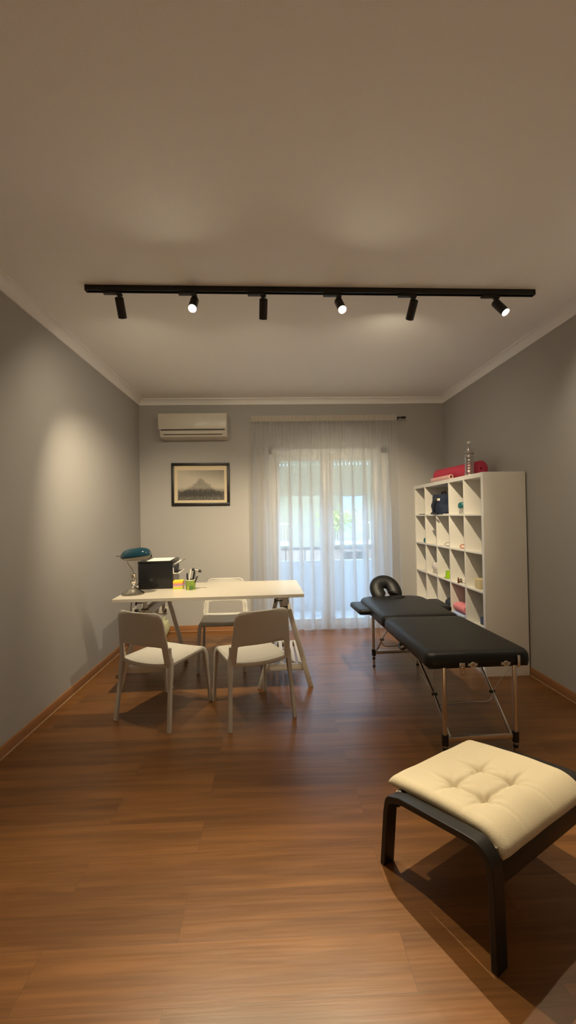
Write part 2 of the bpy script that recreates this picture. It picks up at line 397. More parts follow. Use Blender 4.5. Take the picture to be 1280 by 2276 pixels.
# balcony + street
bal = MB(); bal.box((.8, 6.15, -.09), (5, .95, .14)); struct(bal.build('balcony_floor', M['parapet'], smooth=False))
PY = 6.45
pr_ = thing('balcony_parapet', 'pale solid balcony parapet with a grey handrail outside the glass door', 'parapet', (.8, PY, 0))
MB().box((0, 0, .36), (5, .10, .80), bev=.01).build('parapet_wall', M['parapet'], pr_)
MB().box((0, 0, .945), (5, .05, .045), bev=.008).build('handrail', M['rail'], pr_)
for k in range(17):
    MB().box((-2.4 + .3 * k, 0, .84), (.018, .018, .17)).build('post', M['rail'], pr_, smooth=False)
BY = 23.0
fb = thing('facing_building', 'cream apartment building with white balconies across the street', 'building', (0, BY, -9))
fw = MB()
fw.box((0, 3, 8), (44, 6, 16)); fw.build('facade_wall', M['facade'], fb, smooth=False)
for fl in range(5):
    zz = 9 + .12 + (fl - 3) * 3.1
    for cx, wd in ((-2.6, 7.0), (5.9, 5.2), (-13, 6)):
        b = MB(); b.box((cx, -.6, zz - .12), (wd, 1.2, .22)).build('balcony_slab', M['fwhite'], fb, smooth=False)
        b = MB(); b.box((cx, -1.18, zz + .93), (wd, .08, .09))
        for k in range(int(wd / .14)): b.box((cx - wd / 2 + .07 + .14 * k, -1.18, zz + .45), (.03, .03, .9))
        b.build('railing', M['fwhite'], fb, smooth=False)
        for dx in (-wd * .25, wd * .25):
            wn = MB().box((cx + dx, .0, zz + 1.2), (1.4, .12, 2.4)).build('balcony_window', M['fwhite'], fb, smooth=False)
    if fl < 4: MB().box((0, -.02, zz - .9), (44, .08, 1.0)).build('string_course', M['brick'], fb, smooth=False)
lf = MB(); random.seed(3)
for k in range(160):
    a = Vector((3.4 + random.gauss(0, .55), -1.4 + random.gauss(0, .2), 9 + 1.25 + random.gauss(0, .30)))
    lf.box(a, (.22, .02, .12), Matrix.Rotation(random.random() * 6, 4, 'Y') @ Matrix.Rotation(random.random() * 2, 4, 'X'))
pl = thing('balcony_plant', 'yellow green bush growing on a balcony of the building across the street', 'plant', (0, BY, -9))
lf.build('foliage', M['leaf'], pl, smooth=False)
MB().box((3.4, -1.15, 9.12 + .82), (1.6, .22, .24)).build('planter', M['fwhite'], pl, smooth=False)
struct(MB().box((0, 16, -9.1), (80, 22, .1)).build('street_ground', M['street'], smooth=False))

# ------------------------------------------------------------------ curtain and rod
CY = 5.27; cx0, cx1 = -.247, 1.623
random.seed(11)
folds = []
xx = 0
while xx < 1:
    d = random.uniform(.045, .100); folds.append((xx, d)); xx += d
def fold_phase(u):
    for a, d in folds:
        if a <= u < a + d: return (u - a) / d
    return 0
def cpos(u, v):    # v 0 top, 1 bottom
    zt_ = 2.668
    z = zt_ + (.012 - zt_) * v
    ph = fold_phase(min(u, .9999)) * 2 * PI
    amp = .012 + .044 * min(1, v * 1.6) ** .8
    wv = .9 * math.sin(ph) + .12 * math.sin(2 * ph + 1.2 + 3 * u) + .25 * math.sin(u * 41 + 2 * v) * v
    tight = .004 * (1 - v) ** 2 * math.sin(u * 2 * PI * 62)
    y = CY + amp * wv + tight
    xs = (cx0 - .01 * v) + (cx1 + .012 * v - (cx0 - .01 * v)) * u
    x = xs + .055 * min(1, .2 + v * 1.8) * math.cos(ph + .3) * (1 if .02 < u < .98 else 0)
    z += -.006 * math.sin(ph) * v
    return Vector((x, y, max(z, .004)))
cur = thing('sheer_curtain', 'floor length white sheer curtain drawn across the balcony door', 'curtain', (0, 0, 0))
MB().grid(cpos, 640, 44).build('curtain_panel', M['curtain'], cur, angle=180)
def tpos(a, b):
    u = a; x = cx0 + (cx1 - cx0) * u
    th = 2 * PI * b
    y = CY + .010 * math.cos(th) * 1.5 + .005 * math.sin(u * 2 * PI * 62) * (1 if math.cos(th) < 0 else -1)
    z = 2.703 + .040 * math.sin(th)
    return Vector((x, y, z))
tp = MB(); tp.grid(tpos, 520, 17).build('heading_tape', M['tape'], cur, angle=180)
rod = thing('curtain_rod', 'thin black curtain rod with its end showing right of the curtain', 'curtain rod')
MB().cyl((-.235, CY, 2.703), (1.70, CY, 2.703), .009).build('pole', M['blkm'], rod)
for x, e in ((1.735, 'r'),):
    MB().cyl((1.69, CY, 2.703), (1.74, CY, 2.703), .014).build('finial', M['blkm'], rod)
for x in (-.20, 1.66): MB().cyl((x, CY + .01, 2.703), (x, YB + .002, 2.703), .006).build('bracket', M['blkm'], rod)

# ------------------------------------------------------------------ air conditioner, picture
ac = thing('air_conditioner', 'white wall air conditioner mounted above the framed picture', 'air conditioner', (-.9675, YB, 2.447))
W2 = .84
prof = [(0, .006), (-.19, .018), (-.212, .06), (-.215, .30), (-.205, .311), (0, .311)]
MB().prism([(y, z) for y, z in prof], -W2 / 2 + .012, W2 / 2, 'x').build('body', M['ac'], ac, mods=[('BEVEL', dict(width=.006, segments=2))])
MB().box((-.006, -.217, .208), (W2 - .005, .012, .196), bev=.005).build('front_panel', M['ac'], ac)
MB().box((.0, -.214, .102), (W2 - .05, .006, .014)).build('panel_gap', M['dark'], ac)
MB().box((.0, -.212, .070), (W2 - .10, .010, .042), Matrix.Rotation(R(-16), 4, 'X'), bev=.003).build('louver', M['ac'], ac)
MB().box((.0, -.206, .045), (W2 - .12, .012, .006)).build('louver_slot', M['dark'], ac)
e = MB(); e.box((.01, -.2235, .18), (.008, .001, .03)); e.box((.01, -.2235, .20), (.008, .001, .006)); e.build('emblem', M['edge'], ac, smooth=False)
pic = thing('framed_picture', 'black framed sepia engraving of a mountain above a town, below the air conditioner', 'picture', (-.915, YB - .001, 1.887))
pic.rotation_euler = (0, R(.35), 0)
pw, ph_ = .745, .548; fr = MB(); b = .034
for cx, cz, dx, dz in ((0, ph_ / 2 - b / 2, pw, b), (0, -ph_ / 2 + b / 2, pw, b), (-pw / 2 + b / 2, 0, b, ph_ - 2 * b), (pw / 2 - b / 2, 0, b, ph_ - 2 * b)): fr.box((cx, -.014, cz), (dx, .026, dz), bev=.003)
fr.build('frame', M['blkw'], pic)
MB().box((0, -.006, 0), (pw - 2 * b + .004, .006, ph_ - 2 * b + .004)).build('mount_board', M['mount'], pic, smooth=False)
ew, eh = .595, .385
MB().box((0, -.0015, 0), (ew, .003, eh)).build('engraving', engraving_mat(ew, eh), pic, smooth=False, loc=(.004, -.009, -.012))

# ------------------------------------------------------------------ track light
tr = thing('track_rail', 'long black lighting track fixed across the ceiling', 'track', (.32, 2.762, CH), R(.75))
L_ = 3.03
t = MB(); t.box((0, 0, -.003), (L_, .036, .006)); t.box((0, -.015, -.018), (L_, .006, .034)); t.box((0, .015, -.018), (L_, .006, .034)); t.build('rail_channel', M['blkm'], tr, smooth=False)
MB().box((0, 0, -.016), (L_ - .02, .024, .006)).build('conductor_strip', M['gloss_blk'], tr, smooth=False)
for s in (-1, 1): MB().box((s * (L_ / 2 - .004), 0, -.018), (.012, .038, .037), bev=.004).build('end_cap', M['blkm'], tr)
def spot_light(x, aim, label, power, deg):
    y = 2.762 + (x - .32) * math.tan(R(.75)); zt_ = CH - .035
    t = thing('track_spotlight', label, 'spotlight', (x, y, zt_), 0, 'spotlights on the ceiling track')
    a = MB(); a.box((-.025, 0, -.008), (.115, .032, .016), bev=.003); a.box((.022, 0, -.020), (.036, .030, .012), bev=.003); a.build('adapter', M['blkm'], t)
    MB().tube([(.022, 0, -.024), (.022, 0, -.042), (.022, 0, -.05)], [.011, .006, .006]).build('stem', M['blkm'], t)
    d = Vector(aim).normalized(); piv = Vector((.022, 0, -.052)); r = .0275; LL = .125
    top = piv - d * .018 + Vector((0, 0, -.006)) - Vector((0, 0, 1)).cross(d) * 0
    m = d.to_track_quat('Z', 'Y').to_matrix()
    hd = MB().lathe([(.004, 0), (r - .004, 0), (r, .004), (r, LL), (r - .003, LL), (r - .004, LL - .017), (.004, LL - .017)], 32, top, m).build('lamp_head', M['blkm'], t)
    MB().lathe([(.001, LL - .0165), (.021, LL - .0165), (.021, LL - .012), (.012, LL - .008), (.001, LL - .007)], 24, top, m).build('bulb', M['bulb'], t)
    li = bpy.data.lights.new('spot_beam', 'SPOT'); li.energy = power; li.color = LAMP; li.spot_size = R(deg); li.spot_blend = .8; li.shadow_soft_size = .014
    lo = bpy.data.objects.new('spot_beam', li); COL.objects.link(lo); lo.parent = t
    lo.location = top + d * (LL + .002); lo.rotation_euler = (-d).to_track_quat('Z', 'Y').to_euler()
    return t
LAMP = (1, .83, .55)
back = lambda x=0: (x, .64, -.77)
SP = [(-1.0, (-.05, .64, -.77), 'leftmost black track spotlight, turned toward the desk and back wall', 125, 86),
      (-.513, (-.02, -.63, -.78), 'left one of the two glaring spotlights turned to the camera', 175, 70),
      (-.056, (-.05, .60, -.80), 'black track spotlight with unlit side showing between the two glaring ones', 62, 84),
      (.452, (.10, -.63, -.78), 'right one of the two glaring spotlights turned to the camera', 175, 70),
      (.965, (-.03, .74, -.70), 'black track spotlight with dark side showing, just left of the track end lamp', 165, 80),
      (1.545, (.30, -.50, -.80), 'rightmost lit spotlight at the right end of the track', 80, 76)]
for a in SP: spot_light(*a)

# ------------------------------------------------------------------ desk on trestles
TH = .82; trot = .0247
dk = thing('desk_top', 'long white desk top lying on two white trestles', 'desk', (-1.28, 3.332, TH), trot)
TW, TD, TT = 1.527, .752, .0265
MB().box((TW / 2, TD / 2, -TT / 2), (TW, TD, TT), bev=.0015, seg=1).build('board', M['lacq'], dk)
eb = MB(); eb.box((TW / 2, -.0006, -TT / 2), (TW - .004, .0012, TT - .003)); eb.box((TW + .0006, TD / 2, -TT / 2), (.0012, TD - .004, TT - .003)); eb.box((-.0006, TD / 2, -TT / 2), (.0012, TD - .004, TT - .003))
eb.build('edge_band', M['edge'], dk, smooth=False)
def make_trestle(name, label, xc, y0, rz=0):
    t = thing(name, label, 'trestle', (xc, y0, 0), rz, 'white trestles under the desk'); D = .67; top = TH - TT - .0005
    hz = .66; hx = .040; fx = .216
    for sx in (-1, 1):
        for y in (.0, D):
            MB().bar((sx * fx, y, 0.0), (sx * hx, y, hz), .045 if 0 else .040, .022, .003, up=(0, 1, 0)).build('leg', M['birch'], t)
        MB().box((sx * .020, D / 2, hz - .012), (.022, D + .04, .062), bev=.003).build('top_rail', M['birch'], t)
        z = .165; x = sx * (fx + (hx - fx) * z / hz) - sx * .02
    z = .172
    wx = fx + (hx - fx) * z / hz - .012
    for y in (.012, D - .012): MB().box((0, y, z), (2 * wx, .018, .055), bev=.002).build('shelf_rail', M['birch'], t)
    for k in range(6):
        x = -wx + .03 + (2 * wx - .06) * k / 5
        MB().box((x, D / 2, z + .024), (.034, D - .05, .010), bev=.002).build('slat', M['birch'], t)
    MB().box((0, D / 2 - .02, top - .0125), (.09, D + .08, .025), bev=.003).build('top_beam', M['birch'], t)
    for y in (.03, D - .03):
        p = MB(); p.box((0, y, top - .025 - .12), (.024, .045, .25), bev=.002); p.build('post', M['birch'], t)
        k = MB(); k.cyl((-.012, y, top - .06), (-.075, y, top - .06), .004); k.box((-.078, y, top - .06), (.010, .045, .012), Matrix.Rotation(.6, 4, 'X'), bev=.003); k.box((-.078, y, top - .06), (.010, .012, .035), Matrix.Rotation(.6, 4, 'X'), bev=.003); k.build('wing_nut', M['blk'], t)
        MB().cyl((-.03, y - .02, top - .11), (.03, y - .02, top - .11), .005).build('peg', M['blk'], t)
    return t
make_trestle('trestle', 'white slatted trestle under the right end of the desk, before the curtain', .088, 3.525, .012)
make_trestle('trestle', 'white slatted trestle under the left end of the desk, near the wall', -1.10, 3.575, .012)

# ------------------------------------------------------------------ chairs
def make_chair(name, label, group):
    t = thing(name, label, 'chair', (0, 0, 0), 0, group)
    # seat: gently dished, rolls down at the front
    def sp(a, b):
        u = a * 2 - 1; hw = .190 + .018 * b
        yy = -.205 + .425 * b - .032 * (1 - u * u) * (1 - b) ** 3; z = .445 + .012 * b - .014 * (1 - u * u) * (1 - (2 * b - 1) ** 2)
        if b > .88: k = (b - .88) / .12; z -= .030 * k * k; yy -= .006 * k
        return Vector((u * hw, yy, z))
    MB().grid(sp, 17, 21).build('seat', M['chair'], t, mods=[('SOLIDIFY', dict(thickness=.022, offset=-1)), ('BEVEL', dict(width=.006, segments=2, limit_method='ANGLE'))])
    # back shell: panel with two uprights reaching to the seat
    us = [-1, -.9, -.79, -.6, -.4, -.2, 0, .2, .4, .6, .79, .9, 1]
    low = [0, .25, .5, .75, 1]; hi = [.12, .25, .4, .55, .7, .82, .9, .96, 1]
    Z0, Z1, Z2 = .435, .560, .805
    def bw(z): return .232 - .035 * ((z - Z0) / (Z2 - Z0))
    def pt(u, z):
        zz = z
        x = u * bw(z)
        if z > Z2 - .055:   # rounded top corners
            k = (z - (Z2 - .055)) / .055
            x = u * (bw(z) - .05 * (1 - math.sqrt(max(0, 1 - k * k))))
        y = -.215 - .055 * ((z - Z0) / (Z2 - Z0)) - .030 * (1 - u * u)
        return Vector((x, y, zz))
    m = MB(); cols = []
    for u in us:
        col = {}
        if abs(u) >= .78:
            for v in low: col[('l', v)] = m.bm.verts.new(pt(u, Z0 + (Z1 - Z0) * v))
        else: col[('l', 1)] = m.bm.verts.new(pt(u, Z1 + .004))
        for v in hi: col[('h', v)] = m.bm.verts.new(pt(u, Z1 + (Z2 - Z1) * v))
        cols.append(col)
    seq = [('l', v) for v in low] + [('h', v) for v in hi]
    for A, B in zip(cols, cols[1:]):
        for p, q in zip(seq, seq[1:]):
            if p in A and p in B and q in A and q in B: m._f([A[p], B[p], B[q], A[q]])
    m.build('backrest', M['chair'], t, mods=[('SOLIDIFY', dict(thickness=.014, offset=0)), ('BEVEL', dict(width=.004, segments=2, limit_method='ANGLE'))])
    for s in (-1, 1):
        MB().tube(smoothpath([(s * .180, .10, .436), (s * .196, .185, .432), (s * .203, .212, .405), (s * .207, .226, .34), (s * .217, .262, 0)], 5), [.016] * 10 + [.0155] * 6 + [.0125] * 5, sec=SQ).build('leg', M['chair'], t)
        MB().tube(smoothpath([(s * .219, -.220, .56), (s * .220, -.212, .45), (s * .224, -.220, .36), (s * .242, -.262, 0)], 5), [.010] * 4 + [.017] * 7 + [.013] * 5, sec=SQ).build('leg', M['chair'], t)
    MB().tube(smoothpath([(-.205, -.212, .435), (-.1, -.232, .428), (0, -.238, .426), (.1, -.232, .428), (.205, -.212, .435)], 5), .016, sec=SQ).build('rear_rail', M['chair'], t)
    for s in (-1, 1):
        MB().tube([(s * .208, -.205, .432), (s * .199, .16, .434)], .013, sec=SQ).build('side_rail', M['chair'], t)
    return t
ch = make_chair('dining_chair', 'white plastic chair on the near left side of the desk, its back to the camera', 'white chairs around the desk')
def place(o, c, fwd): o.location = (c[0], c[1], 0); o.rotation_euler = (0, 0, math.atan2(-fwd[0], fwd[1]))
place(ch, (-.826, 3.191), (.2305, .4735))
c2 = dup(ch); place(c2, (-.186, 3.1625), (-.1995, .477)); c2['label'] = 'white plastic chair on the near right side of the desk, its back to the camera'
c3 = dup(ch); place(c3, (-.505, 4.18), (.015, -1)); c3['label'] = 'white plastic chair behind the desk, facing the camera'

# ------------------------------------------------------------------ things on the desk
lp = thing('bankers_lamp', 'desk lamp with teal glass shade and metal stem at the left end of the desk', 'lamp', (-1.185, 3.545, TH), R(-8))
MB().lathe([(.001, 0), (.088, 0), (.092, .006), (.090, .014), (.080, .020), (.062, .030), (.050, .044), (.030, .056), (.020, .062), (.015, .070), (.001, .072)], 40).build('base', M['nickel'], lp)
MB().lathe([(.001, .068), (.018, .070), (.022, .078), (.017, .086), (.022, .094), (.024, .110), (.031, .118), (.031, .126), (.023, .132), (.020, .165), (.023, .170), (.014, .178), (.001, .180)], 28, (.004, 0, 0)).build('column', M['chrome'], lp)
MB().tube(smoothpath([(.004, 0, .175), (.0, 0, .205), (-.022, 0, .235), (-.042, 0, .262), (-.048, 0, .30), (-.040, 0, .335)], 6), .0055, 10).build('stem', M['chrome'], lp)
def shade(a, b):
    th = -R(18) + R(216) * b            # arch section, opens downward
    s = (a * 2 - 1); L = .128
    k = max(0.0, 1 - abs(s) ** 3.2) ** .42
    r = .074 * max(.02, k)
    return Vector((s * L, r * math.cos(th) * 1.0, r * math.sin(th) * .98))
sm = MB().grid(shade, 33, 21).build('lamp_shade', M['teal'], lp, mods=[('SOLIDIFY', dict(thickness=.004))], loc=(.035, 0, .318), rot=(R(-14), R(-5), R(8)))
si = MB().grid(lambda a, b: shade(a, b) * .94, 33, 21).build('shade_lining', M['shade_in'], sm)
MB().cyl((-.125, 0, .02), (-.172, 0, .02), .004).build('pivot_rod', M['nickel'], sm)
MB().ball((-.122, 0, .02), .010).build('pivot_knob', M['chrome'], sm)

prn = thing('printer', 'black desktop printer with a white sheet on top, behind the desk lamp', 'printer', (-1.2, 3.765, TH), R(3.5))
bw_, bd_, bh_ = .305, .36, .238
MB().box((bw_ / 2 - .012, bd_ / 2, bh_ / 2 - .002), (bw_, bd_, bh_ - .004), bev=.008).build('housing', M['gloss_blk'], prn)
MB().box((bw_ / 2 - .012, bd_ / 2, bh_ + .004), (bw_ + .006, bd_ + .004, .016), bev=.006).build('lid', M['gloss_blk'], prn)
MB().box((bw_ - .0115, bd_ / 2, .085), (.004, bd_ - .06, .10)).build('front_cover', M['grey'], prn, smooth=False)
MB().box((bw_ - .02, bd_ / 2, .165), (.020, bd_ - .05, .05)).build('output_slot', M['dark'], prn, smooth=False)
tb = MB(); tb.tube([(bw_ - .012, .02, .185), (bw_ - .010, .02, .135), (bw_ + .034, .02, .132), (bw_ + .058, bd_ * .55, .150)], .0055, sec=SQ); tb.build('tray_edge', M['paper'], prn)
MB().box((bw_ + .018, bd_ * .42, .132), (.05, bd_ * .75, .006)).build('output_tray', M['grey'], prn)
MB().box((0, 0, 0), (.085, bd_ * .8, .010), bev=.003).build('control_panel', M['grey'], prn, loc=(bw_ + .018, bd_ * .45, .222), rot=(0, R(-24), 0))
MB().tube([(bw_ - .018, .03, .205), (bw_ + .010, .04, .222), (bw_ + .05, .10, .245)], .005, sec=SQ).build('panel_edge', M['paper'], prn)
ppr = MB().box((.165, .16, bh_ + .0135), (.205, .29, .003)).build('paper_sheet', M['paper'], None, smooth=False)
ppr.location = prn.location; ppr.rotation_euler = prn.rotation_euler; tag(ppr, 'white sheet of paper lying on the printer lid', 'paper')

nb = thing('sticky_note_block', 'block of coloured sticky notes beside the printer', 'note block', (-.858, 3.79, TH), R(4))
zz = 0
for mt, hgt in (('green', .014), ('orangep', .014), ('lilac', .012), ('pinkp', .013), ('yellow', .019)):
    MB().box((0, 0, zz + hgt / 2), (.084, .10, hgt - .0004)).build('note_pad', M[mt], nb, smooth=False); zz += hgt
cp = thing('pencil_cup', 'green leaf patterned pencil cup full of pens on the desk', 'cup', (-.735, 3.715, TH))
MB().lathe([(.001, .0), (.041, .0), (.042, .004), (.042, .084), (.039, .084), (.039, .006), (.001, .006)], 36).build('body', M['cup'], cp)
MB().lathe([(.0385, .0835), (.0435, .0835), (.0435, .089), (.0385, .089)], 36, cap=False).build('rim', M['paper'], cp)
pens = [((-.026, -.005), (-.030, .0, .145), .007, 'blk', 'thick black marker standing at the left of the pencil cup', 'pen'),
        ((-.012, .012), (-.006, .02, .165), .006, 'grey', 'grey pen standing behind the white stick in the pencil cup', 'pen'),
        ((-.020, -.014), (.010, -.02, .185), .0055, 'paper', 'tall white stick leaning right in the pencil cup', 'pen'),
        ((.008, .005), (.034, .01, .160), .0075, 'gloss_blk', 'glossy black pen leaning right in the middle of the pencil cup', 'pen'),
        ((.020, -.010), (.062, -.004, .118), .006, 'blk', 'short black pen leaning over the right rim of the pencil cup', 'pen')]
for (bx, by), (tx, ty, tz), r, mt, lb, ct in pens:
    o = MB().tube([(bx, by, .0065 + r), (bx + (tx - bx) * .9, by + (ty - by) * .9, tz * .93), (tx, ty, tz)], [r, r, r * .55], 12).build('pen', M[mt]); o.location = cp.location; tag(o, lb, ct, 'pens in the pencil cup')
hm = thing('metal_stamp', 'black ended roller tool with silver middle sticking out of the pencil cup', 'tool', (-.735, 3.715, TH), 0)
MB().cyl((.026, .014, .012), (.050, .006, .168), .005).build('shaft', M['alu'], hm)
MB().cyl((.038, .006, .172), (.070, .006, .164), .008).build('barrel', M['alu'], hm)
for a, b_ in (((.012, .006, .178), (.038, .006, .172)), ((.070, .006, .164), (.094, .006, .157))): MB().tube([a, b_], .0125).build('end_grip', M['blk'], hm)

# cables, outlets and bag behind the desk
cb = MB(); cb.tube(smoothpath([(-1.22, 4.165, TH + .03), (-1.27, 4.15, TH + .012), (-1.32, 4.12, TH + .004), (-1.37, 4.08, .70), (-1.39, 4.05, .40), (-1.40, 3.98, .10), (-1.41, 3.90, .007), (-1.45, 3.86, .006), (-1.46, 3.92, .006), (-1.38, 3.98, .006), (-1.30, 4.02, .006)], 8), .004, 8)
tag(cb.build('power_cable', M['blk']), 'thin black cable hanging from the left end of the desk to the floor', 'cable')
ol = thing('wall_outlet', 'white wall outlet with a black plug on the left wall under the desk', 'outlet', (XL, 5.10, .34))
MB().box((.006, 0, 0), (.012, .12, .08), bev=.003).build('plate', M['ac'], ol)
MB().box((.03, .0, -.002), (.04, .045, .04), bev=.006).build('plug', M['blk'], ol)
ol2 = thing('wall_outlet', 'white wall outlet with two black plugs on the back wall under the desk', 'outlet', (-1.44, YB, .28))
MB().box((0, -.006, 0), (.16, .012, .085), bev=.003).build('plate', M['ac'], ol2)
for x in (-.05, .05): MB().box((x, -.03, 0), (.04, .04, .045), bev=.006).build('plug', M['blk'], ol2)
c = MB().tube(smoothpath([(-1.27, 4.13, TH - .06), (-1.30, 4.2, .62), (-1.44, 4.6, .45), (-1.62, 5.0, .36), (XL + .05, 5.10, .338)], 8), .0035, 8).build('power_cable', M['blk']); tag(c, 'black cable running from under the desk to the left wall outlet', 'cable')
gb = MB(); gb.ball((0, 0, .10), .10, (.70, .5, 1.0), 24, .3, 6); gb.box((0, 0, .205), (.05, .03, .05), bev=.01)
o = gb.build('carrier_bag', M['bag']); o.location = (-1.36, 5.20, .001); tag(o, 'small pale green bag standing on the floor by the back wall behind the desk', 'bag')

# ------------------------------------------------------------------ massage table
mt_ = thing('massage_table', 'black padded folding massage table on aluminium legs beside the white shelf', 'massage table', (1.178, 3.24, 0), .022)
ZT = .645
def pad(name, y0, y1, rfar, rnear):
    # rounded rectangle slab with soft edges
    wd = .315; n = 7; out = []
    def corner(cx, cy, r, a0): return arc((cx, cy), r, a0, a0 + PI / 2, n)
    out = corner(wd - rnear, y0 + rnear, rnear, -PI / 2) + corner(wd - rfar, y1 - rfar, rfar, 0) + corner(-wd + rfar, y1 - rfar, rfar, PI / 2) + corner(-wd + rnear, y0 + rnear, rnear, PI)
    cx, cy = 0, (y0 + y1) / 2
    prof = [(0.012, -.088), (.0, -.080), (-.002, -.055), (.0, -.026), (.006, -.013), (.014, -.005), (.026, 0), (.06, .002), (.14, .003)]
    m = MB(); rings = []
    for ins, z in prof:
        ring = []
        for x, y in out:
            k = 1 - ins / wd; ky = 1 - ins / ((y1 - y0) / 2)
            ring.append(m.bm.verts.new((x * k, cy + (y - cy) * ky, ZT - .003 + z)))
        rings.append(ring)
    N = len(out)
    for A, B in zip(rings, rings[1:]):
        for k in range(N): m._f([A[k], A[(k + 1) % N], B[(k + 1) % N], B[k]])
    m._f(rings[0]); m._f(rings[-1])
    return m.build(name, M['vinyl'], mt_, angle=60)
YN, YS, YE = -.865, .022, .885
pad('cushion', YN, YS - .004, .05, .055); pad('cushion', YS + .004, YE, .12, .05)
fh = MB(); ring = [(.035 + .082 * math.cos(a), .775 + .058 * math.sin(a), ZT + .0015) for a in [2 * PI * k / 28 for k in range(28)]]
fh.tube(ring, .006, 8, closed=True); fh.build('face_hole_rim', M['vinyl'], mt_)
MB().lathe([(.001, 0), (.074, 0), (.074, .002), (.001, .002)], 28, (.035, .775, ZT - .002)).build('face_hole_plug', M['vinyl'], mt_)
fr = MB()
for y0, y1 in ((YN + .02, YS - .01), (YS + .01, YE - .05)):
    for s in (-1, 1): fr.box((s * .285, (y0 + y1) / 2, ZT - .080), (.03, y1 - y0, .036), bev=.004)
    fr.box((0, y0 + .012, ZT - .080), (.58, .024, .036), bev=.004); fr.box((0, y1 - .012, ZT - .080), (.58, .024, .036), bev=.004)
fr.build('frame_rail', M['blk'], mt_)
NLY, FLY = -.845, .715; LX = .213
for y, nm in ((NLY, 'n'), (FLY, 'f')):
    for s in (-1, 1):
        lg = MB().tube([(s * LX, y, .14), (s * LX, y, ZT - .075)], .0135, 16).build('leg', M['alu'], mt_)
        MB().tube([(s * LX, y, .0), (s * LX, y, .145)], .0105, 14).build('inner_tube', M['alu'], lg)
        MB().tube([(s * LX, y, .105), (s * LX, y, .165)], .019, 16).build('clamp', M['blk'], lg)
        MB().tube([(s * LX, y, .072), (s * LX, y, .090)], .0145, 16).build('collar', M['blk'], lg)
        MB().tube([(s * LX, y, .0), (s * LX, y, .012)], .0135, 16).build('rubber_foot', M['blk'], lg)
    MB().box((0, y, .137), (2 * LX - .02, .012, .034), bev=.003).build('crossbar', M['alu'], mt_)
    sgn = 1 if y < 0 else -1
    jy, jz = y + sgn * .20, .315
    for s in (-1, 1):
        a = Vector((s * .185, y, .15)); j = Vector((s * .190, jy, jz)); k = Vector((s * .215, y + sgn * .56, ZT - .09))
        MB().bar(a, j, .012, .016, .003).build('brace', M['alu'], mt_); MB().bar(j, k, .012, .016, .003).build('brace', M['alu'], mt_)
        MB().cyl(j + Vector((-s * .018, 0, 0)), j + Vector((s * .014, 0, 0)), .009).build('hinge_pin', M['blk'], mt_)
        MB().tube([j, (s * .25, y + sgn * .05, ZT - .085)], .0016, 6).build('support_cable', M['alu'], mt_)
        MB().tube([j, (s * .25, sgn * -.06, ZT - .10)], .0016, 6).build('support_cable', M['alu'], mt_)
    MB().tube(smoothpath([(-.19, jy, jz), (-.185, jy, jz - .04), (-.15, jy, jz - .062), (0, jy, jz - .058), (.15, jy, jz - .062), (.185, jy, jz - .04), (.19, jy, jz)], 6), .0055, 10).build('link_rod', M['alu'], mt_)
def armrest(name, s, x, y, rz, z):
    m = MB(); pr = rrect(.125, .37, .03); rings = []
    for ins, zz in ((.006, -.045), (0, -.038), (0, -.016), (.004, -.006), (.012, 0), (.03, .002)):
        rings.append([m.bm.verts.new((px * (1 - ins / .0625), py * (1 - ins / .185), zz)) for px, py in pr])
    for A, B in zip(rings, rings[1:]):
        for k in range(len(pr)): m._f([A[k], A[(k + 1) % len(pr)], B[(k + 1) % len(pr)], B[k]])
    m._f(rings[0]); m._f(rings[-1])
    o = m.build(name, M['vinyl'], mt_, angle=60, loc=(x, y, z), rot=(0, 0, rz))
    MB().box((-s * .07, -.05, -.05), (.05, .10, .02), bev=.004).build('armrest_bracket', M['blk'], o)
armrest('armrest', -1, -.355, .60, R(2), .612); armrest('armrest', 1, .395, .63, R(-4), .612)
# face cradle: padded horseshoe, open toward the table
hr = [(-.066, -.118, 0), (-.080, -.095, 0), (-.087, -.06, 0), (-.088, -.02, 0), (-.080, .02, 0), (-.060, .052, 0), (-.032, .070, 0)]
hr = hr + [(0, .075, 0)] + [(-x, y, 0) for x, y, z in reversed(hr)]
hr = smoothpath([(x * 1.0, y * .92, 0) for x, y, z in hr], 3)
hr = [Matrix.Rotation(R(16), 3, 'Z') @ p for p in hr]
nn = len(hr); rr_ = [.073 * (min(1, .80 + .20 * math.sin(min(1, min(k, nn - 1 - k) / 5) * PI / 2))) for k in range(nn)]
hd = MB().tube(hr, rr_, 18, sec=[(math.cos(2 * PI * i / 18), math.sin(2 * PI * i / 18) * .72) for i in range(18)])
cr = hd.build('face_cradle', M['vinyl'], mt_, loc=(-.03, .940, .708), rot=(R(52), R(4), R(0)), mods=[('SUBSURF', dict(levels=1, render_levels=1))], angle=180)
fr2 = MB()
for s in (-1, 1): fr2.tube([(s * .06 - .03, .86, .60), (s * .06 - .03, .95, .62), (s * .06 - .03, .985, .70)], .006, 8)
fr2.build('cradle_arm', M['alu'], mt_)
for x in (-.048, .150):
    e = MB().lathe([(.001, 0), (.013, 0), (.017, .004), (.017, .007), (.007, .007), (.006, .004), (.001, .004)], 20, (x, YN - .001, .573), Matrix.Rotation(R(90), 3, 'X')).build('socket_plate', M['ac'], mt_)
    MB().box((x, YN - .002, .573), (.056, .004, .016), bev=.002).build('socket_flange', M['ac'], e)
    MB().lathe([(.001, .004), (.010, .004), (.010, .0085), (.001, .0085)], 16, (x, YN - .001, .573), Matrix.Rotation(R(90), 3, 'X')).build('socket_bolt', M['nickel'], e)
lt = MB(); lt.box((-.113, YN - .004, .570), (.034, .006, .036), bev=.003); lt.tube([(-.113 + .014 * math.cos(a), YN - .010, .540 + .022 * math.sin(a)) for a in [2 * PI * k / 20 for k in range(20)]], .0022, 6, closed=True)
